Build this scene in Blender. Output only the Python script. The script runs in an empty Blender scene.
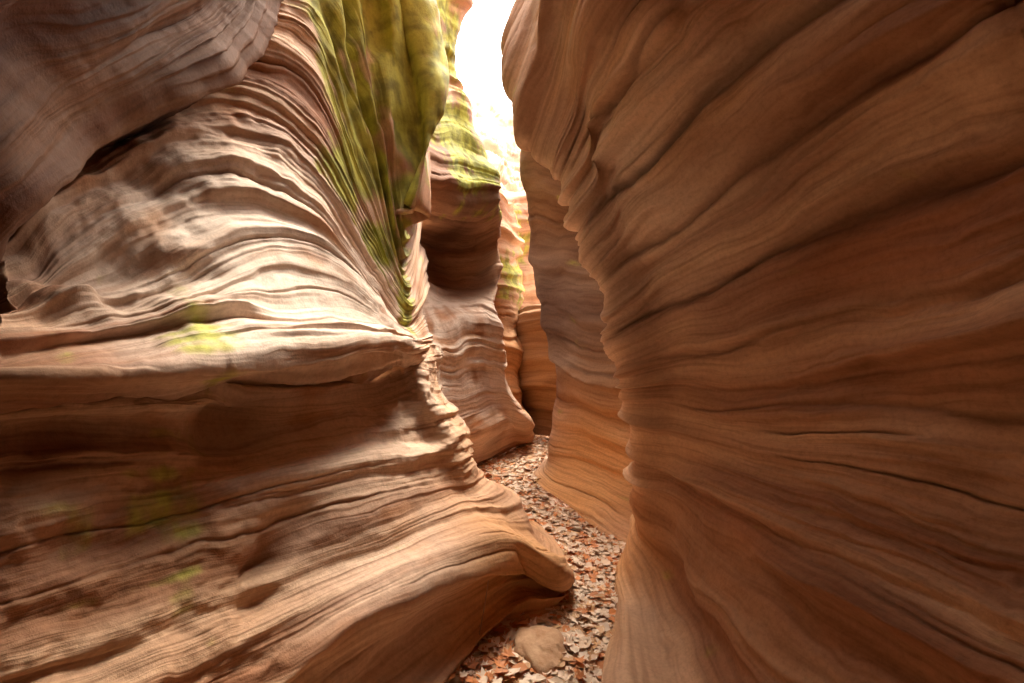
import bpy, math, random, bmesh
import numpy as np
from mathutils import Vector
random.seed(3); np.random.seed(3)
# Each wall control point is an image pixel plus a chosen distance-along-canyon, seen from
# the camera at x=0,y=0,z=1.5; P() turns it into a fixed world position in metres.
H=1.5; F=512.0
def P(p):
    px,py,d=p
    return ((px-512)/F*d, d, H-(py-341.5)/F*d)
def T(rows): return np.array([[P(p) for p in r] for r in rows],float)
def crm(nc,t):
    W=np.zeros((len(t),nc))
    for k,x in enumerate(t):
        i=min(int(x),nc-2); f=x-i
        w=[-.5*f+f*f-.5*f**3, 1-2.5*f*f+1.5*f**3, .5*f+2*f*f-1.5*f**3, -.5*f*f+.5*f**3]
        for j,ww in zip((i-1,i,i+1,i+2),w):
            if j<0: W[k,0]+=2*ww; W[k,1]-=ww
            elif j>nc-1: W[k,nc-1]+=2*ww; W[k,nc-2]-=ww
            else: W[k,j]+=ww
    return W
def hsh(i,j,s):
    n=(i.astype(np.int64)*374761393+j.astype(np.int64)*668265263+s*1442695041)&0x7fffffff
    n=((n^(n>>13))*1274126177)&0x7fffffff
    return ((n^(n>>16))&0xffff)/65535.0
def vn(U,V,s=0):
    i=np.floor(U);j=np.floor(V);a=U-i;b=V-j
    a=a*a*a*(a*(a*6-15)+10);b=b*b*b*(b*(b*6-15)+10)
    return ((hsh(i,j,s)*(1-a)+hsh(i+1,j,s)*a)*(1-b)+(hsh(i,j+1,s)*(1-a)+hsh(i+1,j+1,s)*a)*b)*2-1
def fb(U,V,s,o=4):
    r=0;a=1;t=0
    for k in range(o):
        r=r+a*vn(U*2**k+k*3.7,V*2**k+k*1.3,s+k); t+=a; a*=.55
    return r/t
def sst(a,b,x):
    t=np.clip((x-a)/(b-a),0,1); return t*t*(3-2*t)

def rock_mat():
    m=bpy.data.materials.new("sandstone"); m.use_nodes=True
    nt=m.node_tree; N=nt.nodes; L=nt.links
    bs=N["Principled BSDF"]; bs.inputs["Roughness"].default_value=.75
    bs.inputs["Specular IOR Level"].default_value=.25
    uv=N.new("ShaderNodeUVMap"); uv.uv_map="UVMap"
    tc=N.new("ShaderNodeTexCoord")
    at=N.new("ShaderNodeAttribute"); at.attribute_name="albedo"
    def ramp(src,els):
        r=N.new("ShaderNodeValToRGB"); e=r.color_ramp.elements
        e[0].position,e[0].color=els[0][0],(*els[0][1],1)
        e[1].position,e[1].color=els[-1][0],(*els[-1][1],1)
        for p,c in els[1:-1]:
            x=e.new(p); x.color=(*c,1)
        L.new(src,r.inputs[0]); return r.outputs[0]
    def mul(f,a,b):
        x=N.new("ShaderNodeMix"); x.data_type='RGBA'; x.blend_type='MULTIPLY'
        x.inputs[0].default_value=f; L.new(a,x.inputs[6]); L.new(b,x.inputs[7]); return x.outputs[2]
    mp=N.new("ShaderNodeMapping"); mp.inputs["Scale"].default_value=(.8,11,1); L.new(uv.outputs[0],mp.inputs[0])
    n1=N.new("ShaderNodeTexNoise"); n1.noise_dimensions='2D'; n1.inputs["Scale"].default_value=1; n1.inputs["Detail"].default_value=2; n1.inputs["Roughness"].default_value=.6
    L.new(mp.outputs[0],n1.inputs["Vector"])
    n2=N.new("ShaderNodeTexNoise"); n2.inputs["Scale"].default_value=45; n2.inputs["Detail"].default_value=4; n2.inputs["Roughness"].default_value=.8
    L.new(tc.outputs["Object"],n2.inputs["Vector"])
    c=mul(.5,at.outputs["Color"],ramp(n1.outputs[0],[(.33,(.58,.48,.41)),(.5,(.96,.93,.91)),(.66,(1.13,1.11,1.09))]))
    c=mul(.55,c,ramp(n2.outputs[0],[(.3,(.68,.64,.62)),(.5,(1,1,1)),(.7,(1.2,1.2,1.2))]))
    L.new(c,bs.inputs["Base Color"])
    b1=N.new("ShaderNodeBump"); b1.inputs["Strength"].default_value=.4; b1.inputs["Distance"].default_value=.012
    L.new(n1.outputs[0],b1.inputs["Height"])
    b2=N.new("ShaderNodeBump"); b2.inputs["Strength"].default_value=.4; b2.inputs["Distance"].default_value=.008
    L.new(n2.outputs[0],b2.inputs["Height"]); L.new(b1.outputs[0],b2.inputs["Normal"])
    L.new(b2.outputs[0],bs.inputs["Normal"])
    return m
ROCK=rock_mat()
MOSS=[]; PALE=[]; SHADE=[]; ORANGE_GLOW=[]
def blob(lst,P3):
    o=np.zeros(P3.shape[:2])
    for (px,py,d,r,a) in lst:
        c=np.array(P((px,py,d))); q=np.linalg.norm(P3-c,axis=2)/r
        o=np.maximum(o,a*np.clip(1.35-q,0,1))
    return np.clip(o,0,1)
def lerp(a,b,t): return a*(1-t[...,None])+np.array(b)*t[...,None]
def sheet(name,C,nu=40,nv=50,seed=1,amp=1.,dents=(),sfreq=1.,warp=.18,folds=None,bright=1.,cracks=(),fine=1.,flip=1,ledge=1.,rough=1.):
    R,K=C.shape[:2]
    tv=np.linspace(0,R-1,(R-1)*nv+1); tu=np.linspace(0,K-1,(K-1)*nu+1)
    Q=np.einsum('ar,rkc,bk->abc',crm(R,tv),C,crm(K,tu))
    V,U=np.meshgrid(tv,tu,indexing='ij')
    dv=np.gradient(Q,axis=0)*nv; du=np.gradient(Q,axis=1)*nu
    n=np.cross(du,dv); ln=np.linalg.norm(n,axis=2,keepdims=True); n/=np.maximum(ln,1e-6)
    tow=np.array([0.05,3,1.8])-Q
    if (n*tow).sum(2).mean()<0: n=-n
    sp=np.linalg.norm(dv,axis=2)
    S=V*sfreq+warp*vn(U*.7,V*.9,seed)+.06*vn(U*1.9,V*2.1,seed+1)+.02*vn(U*6,V*5,seed+2)
    Z=np.zeros_like(S)
    def n1(f,s,uf=.35): return vn(S*f,U*uf+Z,seed+s)
    gate=sst(-.5,.4,vn(S*.9+4,U*.6,seed+50))*fine     # striated vs massive beds
    f=.22*n1(1.15,5)+.09*n1(2.7,6)
    SS=S*flip+50
    def led(fr,w,off,p):
        ss=SS*fr+w*vn(S*.8*fr/1.6,U*.35,seed+off); k=np.floor(ss); s=ss-k
        j=hsh(k,Z,seed+off+1)*np.clip(.6+1.1*vn(U*.7,k*3.3,seed+off+2),0,1.3)
        return j*(s**p*(1-sst(.76,1.0,s)))
    f+=ledge*.35*led(1.5,.7,9,1.6)+gate*(.12*led(3.9,.6,12,1.4)+.05*led(8.5,.7,15,1.3)+.010*led(19,.7,18,1.2))
    g=np.zeros_like(S); rs=np.random.RandomState(seed)
    lst=[(s0+rs.uniform(-.3,.3),rs.uniform(.010,.03),rs.uniform(.0,1)) for s0 in np.arange(.3,(R-1)*sfreq,.4)]
    for s0,w,a in lst:
        st=np.clip(.2+1.5*vn(U*.8+7,Z+s0*3,seed+30),0,1)*a
        g=np.maximum(g,st*np.exp(-((S-s0)/w)**2))
    for v0,w,u0,u1,a in cracks:
        g=np.maximum(g,a*np.exp(-(np.abs(V+.10*vn(U*1.2,Z,seed+31)+.015*vn(U*9,Z,seed+32)-v0)/(w*(1+.6*vn(U*2.3,Z,seed+33))))**1.3)*sst(u0,u0+.7,U)*(1-sst(u1-.7,u1,U)))
    f-=.085*g
    scale=np.minimum(sp,.5)*amp
    rz=sst(-.2,.6,vn(Q[...,0]+Q[...,1]*1.3,Q[...,2]*1.7,seed+45))
    D=scale*f+.012*amp*rough*(.5+1.5*rz)*fb(Q[...,0]*6+Q[...,1]*5,Q[...,2]*8,seed+40,4)+.03*amp*vn(U*.9,V*.8,seed+41)
    if folds is not None: D=D+folds(U,V)
    for (px,py,d,r,de) in dents:
        c=np.array(P((px,py,d))); q=(Q-c); dist=np.sqrt(q[...,0]**2+q[...,1]**2+(q[...,2]*2.2)**2)/r
        dist=dist*(1+.35*vn(Q[...,1]*7,Q[...,2]*9,seed+46))
        D-=de*np.exp(-dist**2*1.5)
    Q=Q+n*D[...,None]
    X=Q[...,0]*.8+Q[...,1]; Zz=Q[...,2]
    b=np.clip(.5+.75*vn(S*1.5,U*.25,seed+60)+.35*vn(S*5,U*.4,seed+61),0,1)
    col=lerp(np.zeros(Q.shape)+np.array((.38,.185,.095)),(.64,.405,.25),b)
    r=sst(.2,.8,vn(S*2.6,U*.3,seed+62)); col=lerp(col,(.30,.112,.05),r*.6)
    bl=fb(X*1.8,Zz*1.8,seed+63,5); col=col*(1+.3*bl)[...,None]
    pl=blob(PALE,Q)*sst(-.8,.2,fb(X*3,Zz*3,seed+64,4)+.5*vn(S*5,U*.5,seed+65)); col=lerp(col,(.80,.68,.57),pl*.85)
    gw=blob(ORANGE_GLOW,Q); col=lerp(col,(.74,.38,.14),gw*.8)
    dk=np.clip(.6*np.clip(g,0,1)+blob(SHADE,Q)*(.85+.4*bl),0,1); col=lerp(col,(.10,.042,.022),dk*.88)
    mm=blob(MOSS,Q); mn=fb(X*5,Zz*4,seed+66,6); mn2=vn(S*7,U*.8,seed+67)
    mf=sst(.40,.78,mm+.65*mn+.2*mn2-.03)
    mc=lerp(np.zeros(Q.shape)+np.array((.18,.20,.025)),(.48,.50,.075),sst(-.5,.5,fb(X*14,Zz*11,seed+68,4)+.4*mn2))
    t=(mf*.88)[...,None]; col=col*(1-t)+mc*t
    col=np.clip(col*(np.array(bright) if not np.isscalar(bright) else bright),0,.85)
    nr,nc=Q.shape[:2]
    me=bpy.data.meshes.new(name)
    idx=np.arange(nr*nc).reshape(nr,nc)
    q=np.stack([idx[:-1,:-1],idx[:-1,1:],idx[1:,1:],idx[1:,:-1]],-1).reshape(-1,4)
    me.vertices.add(nr*nc); me.vertices.foreach_set("co",Q.reshape(-1).astype(np.float32))
    me.loops.add(q.size); me.loops.foreach_set("vertex_index",q.reshape(-1).astype(np.int32))
    me.polygons.add(len(q)); me.polygons.foreach_set("loop_start",np.arange(0,q.size,4,dtype=np.int32))
    me.update(calc_edges=True)
    me.polygons.foreach_set("use_smooth",np.ones(len(q),bool))
    ul=me.uv_layers.new(name="UVMap"); uvv=np.stack([U,S+seed*7],-1).reshape(-1,2)[q.reshape(-1)]
    ul.data.foreach_set("uv",uvv.reshape(-1).astype(np.float32))
    ca=me.color_attributes.new("albedo",'FLOAT_COLOR','POINT')
    c4=np.ones((nr,nc,4)); c4[...,:3]=col
    ca.data.foreach_set("color",c4.reshape(-1).astype(np.float32))
    me.materials.append(ROCK)
    o=bpy.data.objects.new(name,me); bpy.context.scene.collection.objects.link(o)
    return o
MOSS+=[(345,-20,3.2,.45,1),(345,20,3.2,.42,1),(352,90,3.3,.42,1),(352,180,3.0,.22,.9),(372,160,3.3,.33,1),(385,240,3.15,.25,1),(398,240,3.4,.26,1),(395,290,3.3,.25,.95),(410,315,3.2,.2,.85),(415,20,3.6,.5,1),(420,90,3.6,.45,1),(425,150,3.6,.4,1),(412,195,3.5,.3,1),
 (450,150,5.8,.8,1),(430,90,5.2,.7,1),(440,30,5.8,.8,.9),(490,180,6.5,.5,1),(505,290,9.2,.8,.9),(520,240,9.6,.7,.7),(225,345,1.85,.25,.48),(180,500,1.6,.3,.5),(230,490,1.7,.25,.5),(60,480,1.3,.2,.4)]
PALE+=[(330,290,2.5,.95,1),(210,240,2.1,.7,1),(260,320,2.0,.55,1),(460,350,5.5,1.3,.9),(500,350,6.5,1,.9),(350,60,3.3,.6,.5),(520,30,3.3,.7,.6),(640,200,2.8,.8,.5),(620,280,3.0,.5,.4),(380,560,2.2,.5,.3)]
SHADE+=[(575,170,5.6,1.7,1.3),(600,290,4.9,1.1,1.2),(560,300,5.6,.9,1.1),(450,260,6.6,.8,1.),(60,265,1.6,.3,.6),(130,120,2.1,.35,.5),(0,430,1.2,.4,.5)]  # shade painted into the rock colour: upper buttress, cavity, hollows, left edge
ORANGE_GLOW+=[(575,475,4.8,.9,1.2),(535,380,8,1.2,.8),(520,600,2.7,.45,1.),(630,560,3.4,.5,.8)]  # glow at the buttress base painted into the rock; orange tint elsewhere
# ---------------- right near wall
Rr=[
[(680,500,5),(632,560,3.6),(618,610,2.85),(610,690,2.2),(640,850,1.5),(720,1100,1.05),(1000,1500,.65)],
[(690,470,5),(633,520,3.5),(650,580,2.8),(690,640,2.2),(760,720,1.65),(900,830,1.2),(1150,1000,.85)],
[(690,440,5),(630,478,3.4),(665,505,2.8),(720,550,2.2),(810,610,1.7),(940,690,1.3),(1150,800,.95)],
[(690,420,5),(629,445,3.3),(670,460,2.75),(740,485,2.2),(840,525,1.75),(980,590,1.35),(1180,680,1.0)],
[(690,395,5),(627,410,3.25),(680,418,2.7),(760,428,2.2),(870,440,1.75),(1000,460,1.4),(1200,500,1.05)],
[(690,360,5),(624,382,3.2),(680,372,2.7),(770,360,2.2),(880,343,1.8),(1010,322,1.4),(1200,290,1.1)],
[(680,330,5),(616,350,3.2),(670,318,2.75),(750,280,2.25),(860,240,1.85),(1000,195,1.45),(1200,130,1.1)],
[(670,280,5),(602,305,3.2),(650,262,2.8),(730,205,2.3),(840,140,1.9),(980,60,1.5),(1180,-40,1.15)],
[(650,200,5),(585,240,3.2),(622,190,2.85),(690,120,2.4),(790,40,2.0),(930,-50,1.6),(1140,-170,1.2)],
[(640,120,5),(568,185,3.2),(596,110,2.9),(645,40,2.5),(735,-50,2.15),(890,-160,1.75),(1130,-300,1.35)],
[(640,60,5),(540,155,3.3),(560,70,3.0),(592,-10,2.7),(690,-120,2.35),(850,-230,1.95),(1080,-400,1.5)],
[(650,0,5),(527,95,3.5),(540,20,3.2),(580,-70,2.95),(700,-180,2.6),(860,-320,2.2),(1080,-520,1.7)],
[(680,-60,5.2),(540,20,3.8),(568,-60,3.6),(650,-150,3.3),(780,-260,2.9),(900,-400,2.5),(1100,-600,2.0)]]
C=T(Rr)
e1=C[:,-1].copy(); e1[:,0]=e1[:,0]*1.1+.1; e1[:,1]=-.6
e2=e1.copy(); e2[:,0]-=.2; e2[:,1]=-3
C=np.concatenate([C,e1[:,None],e2[:,None]],1)
t1=C[-1:].copy(); t1[...,0]+=1.2; t1[...,2]+=.5
t2=C[-1:].copy(); t2[...,0]+=6; t2[...,2]+=.8
C=np.concatenate([C,t1,t2],0)
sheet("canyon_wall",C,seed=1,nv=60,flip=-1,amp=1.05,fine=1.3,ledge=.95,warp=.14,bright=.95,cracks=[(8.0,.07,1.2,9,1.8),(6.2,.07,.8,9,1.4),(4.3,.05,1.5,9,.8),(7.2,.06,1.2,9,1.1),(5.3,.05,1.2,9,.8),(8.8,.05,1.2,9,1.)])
# ---------------- left fan
lip=[(-200,392,1.05),(0,382,1.18),(140,376,1.5),(260,368,1.85),(345,357,2.2),(395,348,2.65),(420,347,3.05),(430,345,5)]
Lf=[
[(-200,398,1.35),(0,390,1.55),(140,386,1.95),(260,380,2.4),(345,372,2.8),(395,362,3.1),(424,360,3.4),(440,355,5.2)],
lip,
[(-200,380,1.1),(0,360,1.22),(140,350,1.6),(260,338,1.95),(345,335,2.35),(392,337,2.7),(417,341,3.1),(430,335,5)],
[(-200,360,1.15),(0,325,1.3),(140,305,1.7),(250,290,2.1),(335,295,2.5),(385,318,2.8),(414,334,3.12),(428,325,5)],
[(-200,330,1.2),(0,285,1.4),(120,250,1.8),(225,225,2.2),(318,245,2.6),(378,300,2.9),(411,327,3.15),(425,310,5)],
[(-200,290,1.25),(0,240,1.55),(100,190,1.9),(205,160,2.3),(305,200,2.7),(372,278,3.0),(409,319,3.2),(422,290,5)],
[(-200,230,1.35),(0,190,1.65),(90,130,2.0),(200,95,2.4),(305,140,2.8),(368,245,3.1),(407,308,3.25),(420,260,5)],
[(-150,60,1.5),(60,60,1.8),(150,40,2.2),(240,40,2.6),(315,80,2.95),(366,205,3.2),(405,296,3.3),(420,230,5)],
[(0,-150,1.7),(140,-60,2.0),(220,-20,2.5),(285,0,2.8),(330,50,3.1),(370,170,3.3),(404,280,3.35),(420,200,5)],
[(-50,-200,1.9),(150,-130,2.4),(260,-80,2.8),(325,-30,3.1),(350,40,3.3),(378,140,3.4),(405,262,3.4),(420,180,5)],
[(-150,-230,2.2),(100,-200,2.7),(270,-130,3.1),(350,-50,3.35),(378,40,3.5),(395,130,3.5),(408,240,3.45),(420,160,5)],
[(-250,-250,2.5),(100,-230,3.0),(300,-150,3.4),(395,-60,3.6),(425,40,3.7),(434,115,3.65),(418,205,3.5),(425,140,5)],
[(-250,-250,4),(0,-230,4.6),(200,-150,4.8),(330,-60,5),(390,40,5),(400,115,5),(400,205,5),(400,140,6)]]
C=T(Lf)
e1=C[:,0].copy(); e2=e1.copy()
for r in range(len(C)):
    if r<7: e1[r]=(C[r,0,0]-.1,-.8,C[r,0,2]); e2[r]=(C[r,0,0]+.1,-3,C[r,0,2])
    else: e1[r]+=(-1.2,-.8,.2); e2[r]+=(-2.5,-1.5,.4)
C=np.concatenate([e2[:,None],e1[:,None],C],1)
def foldL(U,V):
    V=V-1
    m=sst(6.2,7.2,V)*(1-sst(9.6,10.3,V))*(1-sst(7.6,8.6,U))
    w=V+.3*vn(U*1.1,V*0,77)+.12*vn(U*3,V,78)
    x=w*1.4; k=np.floor(x); s=x-k
    return -.17*m*np.sin(np.pi*s)**2*(.2+.8*hsh(k,k*0,5))
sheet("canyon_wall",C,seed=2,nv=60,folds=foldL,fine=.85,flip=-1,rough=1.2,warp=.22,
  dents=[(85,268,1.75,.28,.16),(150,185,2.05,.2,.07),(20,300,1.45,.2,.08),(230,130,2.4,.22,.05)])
# ---------------- left slab
S0=[
[(-200,300,1.45),(0,212,1.8),(78,128,2.15),(185,75,2.6),(255,20,3.0),(310,-60,3.4)],
[(-200,290,1.0),(0,205,1.25),(75,125,1.6),(180,70,2.0),(250,12,2.5),(300,-70,3.0)],
[(-200,200,.95),(0,140,1.15),(60,80,1.42),(150,30,1.8),(230,-20,2.3),(290,-110,2.85)],
[(-200,60,.9),(-30,30,1.08),(60,-20,1.35),(140,-60,1.7),(220,-100,2.15),(280,-200,2.7)],
[(-220,-120,.85),(-30,-120,1.0),(60,-140,1.25),(140,-160,1.6),(210,-190,2.05),(260,-240,2.7)],
[(-400,-350,1.1),(-250,-350,1.3),(-100,-350,1.6),(0,-320,2.0),(80,-300,2.5),(100,-300,3.2)]]
C=T(S0)
e1=C[:,0].copy(); e1[:,1]=-.8; e2=e1.copy(); e2[:,1]=-3
C=np.concatenate([e2[:,None],e1[:,None],C],1)
t1=C[-1:].copy(); t1[...,0]-=1.2; t1[...,2]+=.5
t2=C[-1:].copy(); t2[...,0]-=6; t2[...,2]+=.8
C=np.concatenate([C,t1,t2],0)
sheet("canyon_wall",C,seed=3,flip=-1,bright=(.30,.205,.15),rough=1.5,amp=1.3)  # slab colour darkened to carry the shade of the upper-left corner
# ---------------- left lower
S2=[
[(-200,375,1.5),(0,365,1.7),(140,365,2.1),(260,355,2.5),(345,350,2.9),(395,345,3.2),(425,345,3.5),(440,345,5)],
[(-200,405,1.12),(0,395,1.26),(150,390,1.62),(270,390,2.15),(350,380,2.75),(400,375,3.1),(426,372,3.25),(440,370,5)],
[(-200,470,1.07),(0,450,1.22),(150,435,1.6),(270,430,2.1),(355,412,2.55),(410,405,2.95),(440,402,3.2),(450,400,5)],
[(-200,570,1.0),(0,540,1.2),(150,505,1.55),(280,475,1.95),(370,460,2.4),(430,450,2.9),(458,443,3.3),(465,440,5)],
[(-200,680,.95),(0,630,1.15),(160,580,1.5),(290,540,1.9),(385,510,2.35),(448,492,2.9),(476,486,3.4),(465,475,5)],
[(-200,780,.92),(15,700,1.13),(175,640,1.47),(300,590,1.87),(405,548,2.35),(480,520,2.85),(528,527,3.4),(495,500,5)],
[(-190,860,.88),(30,760,1.11),(195,690,1.44),(325,625,1.84),(428,575,2.25),(508,540,2.7),(560,566,3.05),(515,515,4.8)],
[(-180,930,.88),(50,840,1.13),(210,760,1.45),(340,690,1.85),(440,620,2.4),(518,567,2.95),(560,583,3.2),(525,525,4.6)],
[(-150,1150,.9),(80,1050,1.1),(230,900,1.38),(370,780,1.75),(450,690,2.2),(500,630,2.65),(558,601,3.0),(535,525,4.4)]]
C=T(S2)
e1=C[:,0].copy(); e1[:,0]-=.1; e1[:,1]=-.8; e2=e1.copy(); e2[:,1]=-3
C=np.concatenate([e2[:,None],e1[:,None],C],1)
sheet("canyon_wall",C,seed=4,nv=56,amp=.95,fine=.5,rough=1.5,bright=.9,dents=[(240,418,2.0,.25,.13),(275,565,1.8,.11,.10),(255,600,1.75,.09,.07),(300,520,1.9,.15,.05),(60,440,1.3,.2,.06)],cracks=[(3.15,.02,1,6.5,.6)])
# ---------------- left mid
B=[
[(260,-150,4.4),(300,-150,4.8),(340,-150,5.3),(370,-150,5.8),(390,-150,6.4),(380,-150,8.5)],
[(360,-30,4.5),(395,-40,4.9),(425,-40,5.4),(447,-30,5.9),(466,-20,6.5),(440,-20,8.5)],
[(370,40,4.5),(400,45,4.9),(425,50,5.4),(440,50,5.9),(455,50,6.4),(440,50,8.5)],
[(380,100,4.5),(410,105,4.9),(432,105,5.4),(450,108,5.9),(470,112,6.5),(450,112,8.5)],
[(385,150,4.5),(415,140,4.9),(440,150,5.3),(465,160,5.9),(494,172,6.5),(470,172,8.5)],
[(390,185,4.5),(418,190,4.9),(445,195,5.3),(470,200,5.9),(500,196,6.5),(480,200,8.5)],
[(390,215,5.8),(420,232,6.4),(448,240,6.9),(475,238,7.1),(500,225,7.0),(480,225,8.8)],
[(400,270,6.0),(425,275,6.7),(450,280,7.1),(476,280,7.2),(499,270,7.0),(480,275,8.8)],
[(410,310,4.8),(430,310,5.2),(452,308,5.8),(478,308,6.3),(498,312,6.7),(480,310,8.8)],
[(420,350,4.6),(440,352,5.1),(462,350,5.6),(486,350,6.2),(505,355,6.7),(490,350,8.8)],
[(430,395,4.7),(450,398,5.2),(475,395,5.7),(498,392,6.3),(519,398,6.8),(500,390,8.9)],
[(440,435,4.8),(458,435,5.4),(484,425,6.0),(506,418,6.6),(527,422,7.1),(505,410,8.9)],
[(445,492,5.1),(463,474,5.8),(490,459,6.5),(513,447,7.2),(530,440,7.8),(510,430,9)]]
C=T(B)
t1=C[:1].copy(); t1[...,0]-=2; t1[...,2]+=.8
C=np.concatenate([t1,C],0)
sheet("canyon_wall",C,seed=5,nu=36,nv=40,sfreq=1.3,amp=.7,ledge=.8)
# ---------------- right buttress
R2=[
[(720,-100,8),(680,-100,6.4),(690,-100,5.6),(720,-100,5),(740,-100,4.6)],
[(640,60,8),(560,60,6.4),(580,60,5.6),(620,60,5),(670,60,4.6)],
[(560,160,8),(520,150,6.3),(550,155,5.6),(600,165,5),(660,170,4.6)],
[(565,230,8),(531,235,6.3),(555,240,5.6),(600,245,5),(660,250,4.6)],
[(575,300,8),(543,305,6.2),(562,310,5.5),(605,315,4.9),(660,320,4.6)],
[(580,370,8),(554,370,6.1),(574,375,5.4),(614,380,4.8),(660,385,4.6)],
[(580,415,8),(554,425,6.0),(578,430,5.2),(618,440,4.6),(665,450,4.4)],
[(575,440,8),(549,455,5.9),(578,470,5.0),(616,487,4.4),(660,500,4.1)],
[(570,440,8),(536,474,5.8),(576,512,4.5),(614,543,3.85),(655,560,3.5)]]
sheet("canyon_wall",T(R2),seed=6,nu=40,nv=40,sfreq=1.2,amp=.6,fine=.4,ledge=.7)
# ---------------- back walls
Cb=[[(px,py,d) for px,d in ((440,8.6),(490,9),(512,9.6),(535,10),(565,10.4),(620,10.6))] for py in (150,195,240,290,330,370,405,432)]
Cb[0]=[(440,120,11),(490,190,11),(512,200,11.5),(535,180,11.6),(565,120,12),(620,60,12)]
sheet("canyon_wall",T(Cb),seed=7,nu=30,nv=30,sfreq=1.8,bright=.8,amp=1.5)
C2=[[(540,305,9.5),(545,305,8.9),(560,300,8.3),(600,290,8)],
[(500,338,9.5),(515,322,8.7),(545,312,8.1),(600,300,7.8)],
[(500,360,9.5),(512,350,8.6),(545,345,8),(600,340,7.8)],
[(505,395,9.5),(519,390,8.5),(548,385,7.9),(600,380,7.6)],
[(520,440,9.5),(530,435,8.3),(555,437,7.9),(600,440,7.6)]]
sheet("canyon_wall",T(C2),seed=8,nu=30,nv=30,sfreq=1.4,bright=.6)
# slim fin between the left wall and the far wall
C3=[[(470,190,8.2),(498,192,8.4),(510,205,8.7),(514,200,9.4)],
[(470,240,8.2),(500,240,8.3),(512,245,8.6),(516,245,9.4)],
[(470,290,8.1),(502,290,8.2),(516,295,8.5),(520,295,9.4)],
[(475,330,8),(506,330,8.1),(519,335,8.4),(522,335,9.3)],
[(480,380,7.9),(512,380,8),(524,385,8.3),(526,385,9.2)],
[(490,445,7.9),(518,445,8),(530,442,8.3),(532,440,9.2)]]
MOSS.append((508,280,8.4,.5,1))
sheet("canyon_wall",T(C3),seed=13,nu=30,nv=30,sfreq=1.8,amp=.8,bright=.85)
D=[[(380,60,30),(440,85,29),(465,110,28),(485,100,28),(505,125,28),(540,100,29),(600,60,30)],
[(380,120,22),(440,120,21),(465,130,20),(485,130,20),(505,140,20),(540,130,21),(600,120,22)],
[(380,180,16),(440,180,15),(465,180,15),(485,175,15),(505,185,15),(540,180,15),(600,180,16)],
[(380,250,13),(440,250,12.5),(465,250,12.5),(485,250,12.5),(505,250,12.5),(540,250,12.5),(600,250,13)],
[(380,420,12),(440,420,12),(465,420,12),(485,420,12),(505,420,12),(540,420,12),(600,420,12)]]
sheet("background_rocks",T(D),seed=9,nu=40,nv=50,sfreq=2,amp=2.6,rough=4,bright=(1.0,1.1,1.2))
# ---------------- unseen roof added above and behind the viewpoint to block light
O=[[(x,y,z) for x in (-4,-1.6,-.4,.8,1.8,5)] for (y,z) in ((2.3,5.2),(1.9,3.75),(1.6,3.45),(.6,3.3),(-1,3.2),(-2.4,2.8),(-2.9,1.5),(-2.9,-.1))]
O=np.array(O,float); O[:3,:,1]+=np.array([1.4,1.3,.5,.2,1.0,1.3]); O[:3,:,2]+=np.array([.8,.75,.4,.2,.6,.8])
sheet("unseen_shade_roof",O,seed=12,nu=16,nv=16)

# ---------------- ground & leaves
def simple(name,fn):
    m=bpy.data.materials.new(name); m.use_nodes=True; fn(m.node_tree,m.node_tree.nodes["Principled BSDF"]); return m
def fsand(nt,bs):
    N=nt.nodes;L=nt.links
    tc=N.new("ShaderNodeTexCoord"); n=N.new("ShaderNodeTexNoise"); n.inputs["Scale"].default_value=14; n.inputs["Detail"].default_value=6; n.inputs["Roughness"].default_value=.7
    L.new(tc.outputs["Object"],n.inputs["Vector"])
    r=N.new("ShaderNodeValToRGB"); r.color_ramp.elements[0].color=(.38,.19,.09,1); r.color_ramp.elements[1].color=(.62,.40,.24,1)
    r.color_ramp.elements[0].position=.3; r.color_ramp.elements[1].position=.7
    L.new(n.outputs["Fac"],r.inputs[0]); L.new(r.outputs[0],bs.inputs["Base Color"])
    b=N.new("ShaderNodeBump"); b.inputs["Distance"].default_value=.01; L.new(n.outputs["Fac"],b.inputs["Height"]); L.new(b.outputs[0],bs.inputs["Normal"])
    bs.inputs["Roughness"].default_value=.95
SAND=simple("sand",fsand)
def grid(name,x0,x1,y0,y1,nx,ny,fz,mat):
    X,Y=np.meshgrid(np.linspace(x0,x1,nx),np.linspace(y0,y1,ny))
    Z=fz(X,Y); me=bpy.data.meshes.new(name)
    idx=np.arange(nx*ny).reshape(ny,nx)
    q=np.stack([idx[:-1,:-1],idx[:-1,1:],idx[1:,1:],idx[1:,:-1]],-1).reshape(-1,4)
    me.from_pydata(np.stack([X,Y,Z],-1).reshape(-1,3).tolist(),[],q.tolist())
    for p in me.polygons: p.use_smooth=True
    me.materials.append(mat); o=bpy.data.objects.new(name,me); bpy.context.scene.collection.objects.link(o); return o
fz=lambda X,Y: .012*vn(X*4,Y*4,5)+.006*vn(X*13,Y*13,6)
grid("canyon_floor",-2.5,3,-3.2,16,160,500,fz,SAND)
grid("ground",-300,300,-300,300,8,8,lambda X,Y:X*0-.08,SAND)
def fleaf(nt,bs):
    N=nt.nodes;L=nt.links
    a=N.new("ShaderNodeAttribute"); a.attribute_name="leafcol"
    L.new(a.outputs["Color"],bs.inputs["Base Color"]); bs.inputs["Roughness"].default_value=.6
LEAF=simple("dry_leaf",fleaf)
ys=[-1,1.2,2.25,2.65,3,3.5,4.3,5.2,6.3,8,10]; xl=[-.5,-.4,-.25,-.12,.2,.3,-.05,-.5,-.45,.25,.3]; xr=[.4,.45,.46,.55,.65,.8,.7,.42,.42,.6,.7]
pts=[(-.62,.0),(-.45,.08),(-.25,.28),(0,.36),(.2,.30),(.38,.2),(.6,0),(.38,-.2),(.2,-.30),(0,-.36),(-.25,-.28),(-.45,-.08)]
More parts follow.
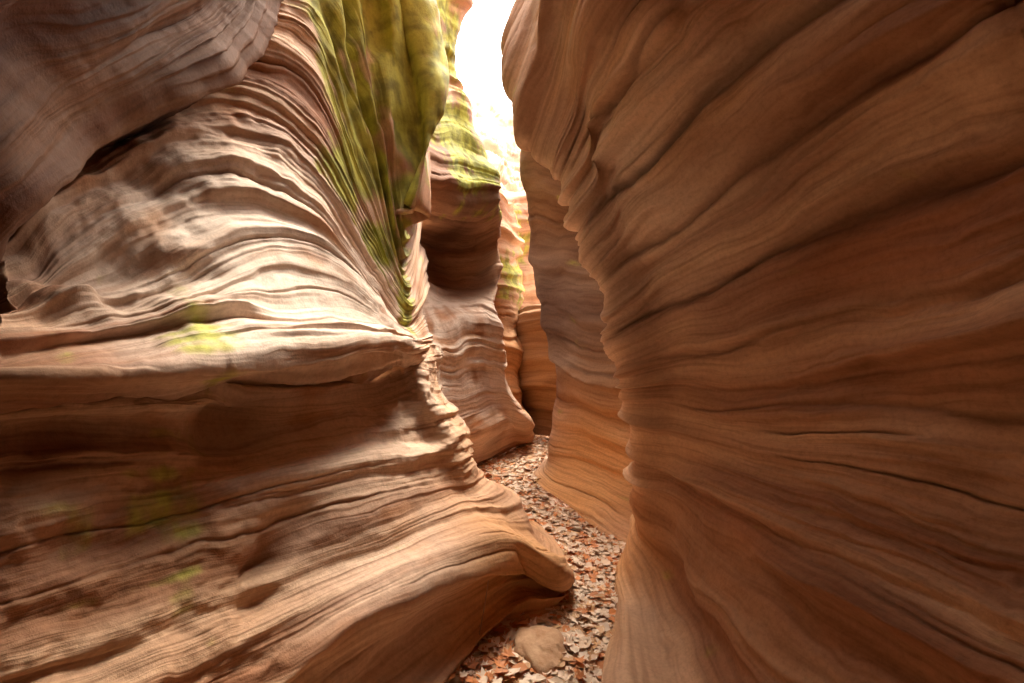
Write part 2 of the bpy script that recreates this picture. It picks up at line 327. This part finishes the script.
pts2=[(-.42,.0),(-.15,.22),(-.05,.5),(.12,.25),(.4,.38),(.3,.1),(.6,0),(.3,-.1),(.4,-.36),(.12,-.25),(-.05,-.5),(-.15,-.2)]
vs=[];fs=[];cs=[]
rs=random.Random(5)
def leaf(x,y,z,s,red):
    ang=rs.uniform(0,6.28); t1=rs.gauss(0,.2); t2=rs.gauss(0,.2); cu=rs.uniform(-.2,1.0)
    n0=len(vs); pp=pts if rs.random()<.4 else pts2
    for (p,q) in [(0,0)]+pp:
        px=p*s;py=q*s*rs.uniform(.85,1.1); pz=cu*(abs(q)**1.4)*s+.25*cu*p*p*s+px*t1+py*t2
        vs.append((x+px*math.cos(ang)-py*math.sin(ang),y+px*math.sin(ang)+py*math.cos(ang),max(z+pz,z-.004)))
    m=len(pp)
    for i in range(m): fs.append((n0,n0+1+i,n0+1+(i+1)%m))
    if rs.random()<.55*red: c=(.70,.26,.08)
    elif rs.random()<.22: c=(.74,.44,.22)
    else: c=(.90,.69,.50)
    v=rs.uniform(.8,1.0); cs.extend([(c[0]*v,c[1]*v,c[2]*v,1)]*(m+1))
for k in range(5200):
    y=rs.uniform(1.2,9.5) if k%3==0 else rs.uniform(1.7,6.5)
    a=np.interp(y,ys,xl)-.03; b=np.interp(y,ys,xr)+.03
    x=rs.uniform(a,b)
    z=float(fz(np.array([x]),np.array([y]))[0])+.004+rs.random()**1.5*.025
    leaf(x,y,z,rs.uniform(.035,.08),1 if (x-a)<.3*(b-a) else .35)
me=bpy.data.meshes.new("leaf_litter"); me.from_pydata(vs,[],fs); me.materials.append(LEAF)
ca=me.color_attributes.new("leafcol",'FLOAT_COLOR','POINT'); ca.data.foreach_set("color",np.array(cs,np.float32).reshape(-1))
o=bpy.data.objects.new("leaf_litter",me); bpy.context.scene.collection.objects.link(o)
def boulder(name,c,r,seed):
    bm=bmesh.new(); bmesh.ops.create_icosphere(bm,subdivisions=5,radius=1)
    for v in bm.verts:
        d=v.co.copy(); k=1+.22*float(vn(np.array([d.x*1.3+seed]),np.array([d.y*1.3+d.z]),seed)[0])+.07*float(vn(np.array([d.x*4+d.z*3]),np.array([d.y*4]),seed)[0])
        v.co=(c[0]+d.x*k*r[0],c[1]+d.y*k*r[1],c[2]+d.z*k*r[2])
    me=bpy.data.meshes.new(name); bm.to_mesh(me); bm.free()
    for p in me.polygons:p.use_smooth=True
    me.materials.append(SAND); o=bpy.data.objects.new(name,me); bpy.context.scene.collection.objects.link(o)
boulder("stone",(.14,2.5,0),(.12,.17,.068),4)
# twig leaning on the left wall foot
pth=[(-.17,2.5,.0),(-.155,2.51,.09),(-.14,2.53,.17),(-.125,2.54,.26),(-.118,2.55,.31)]
bm=bmesh.new(); rings=[]
for i,(x,y,z) in enumerate(pth):
    r=.004*(1-.15*i); rings.append([bm.verts.new((x+r*math.cos(a*math.pi/3),y+r*math.sin(a*math.pi/3),z)) for a in range(6)])
for i in range(len(rings)-1):
    for a in range(6): bm.faces.new((rings[i][a],rings[i][(a+1)%6],rings[i+1][(a+1)%6],rings[i+1][a]))
me=bpy.data.meshes.new("twig"); bm.to_mesh(me); bm.free()
TW=simple("twig_bark",lambda nt,bs:setattr(bs.inputs["Base Color"],"default_value",(.3,.18,.1,1))); me.materials.append(TW)
o=bpy.data.objects.new("twig",me); bpy.context.scene.collection.objects.link(o)
# light
w=bpy.data.worlds.new("World"); bpy.context.scene.world=w; w.use_nodes=True
nt=w.node_tree; bg=nt.nodes["Background"]; sk=nt.nodes.new("ShaderNodeTexSky"); sk.sky_type='NISHITA'; sk.sun_disc=False
EL,AZ=64,22
sk.sun_elevation=math.radians(EL); sk.sun_rotation=math.radians(AZ); sk.dust_density=4; sk.air_density=1.0
hs=nt.nodes.new("ShaderNodeHueSaturation"); hs.inputs["Saturation"].default_value=.12; hs.inputs["Value"].default_value=7.5
mx=nt.nodes.new("ShaderNodeMix"); mx.data_type='RGBA'; mx.blend_type='MULTIPLY'; mx.inputs[0].default_value=1; mx.inputs[7].default_value=(1,.935,.845,1)
nt.links.new(sk.outputs[0],hs.inputs["Color"]); nt.links.new(hs.outputs[0],mx.inputs[6]); nt.links.new(mx.outputs[2],bg.inputs[0]); bg.inputs[1].default_value=.15
sun=bpy.data.lights.new("sun",'SUN'); sun.energy=5; sun.angle=math.radians(22); sun.color=(1,.89,.73)
so=bpy.data.objects.new("sun",sun); bpy.context.scene.collection.objects.link(so)
dr=Vector((math.sin(math.radians(AZ))*math.cos(math.radians(EL)),math.cos(math.radians(AZ))*math.cos(math.radians(EL)),math.sin(math.radians(EL))))
so.rotation_euler=dr.to_track_quat('Z','Y').to_euler()
cam=bpy.data.cameras.new("camera"); cam.lens=18; cam.sensor_width=36; cam.clip_start=.02; cam.clip_end=1000
co=bpy.data.objects.new("camera",cam); co.location=(0,0,H); co.rotation_euler=(math.pi/2,0,0)
bpy.context.scene.collection.objects.link(co); bpy.context.scene.camera=co
s=bpy.context.scene; s.view_settings.view_transform='Standard'; s.view_settings.look='None'; s.view_settings.exposure=0
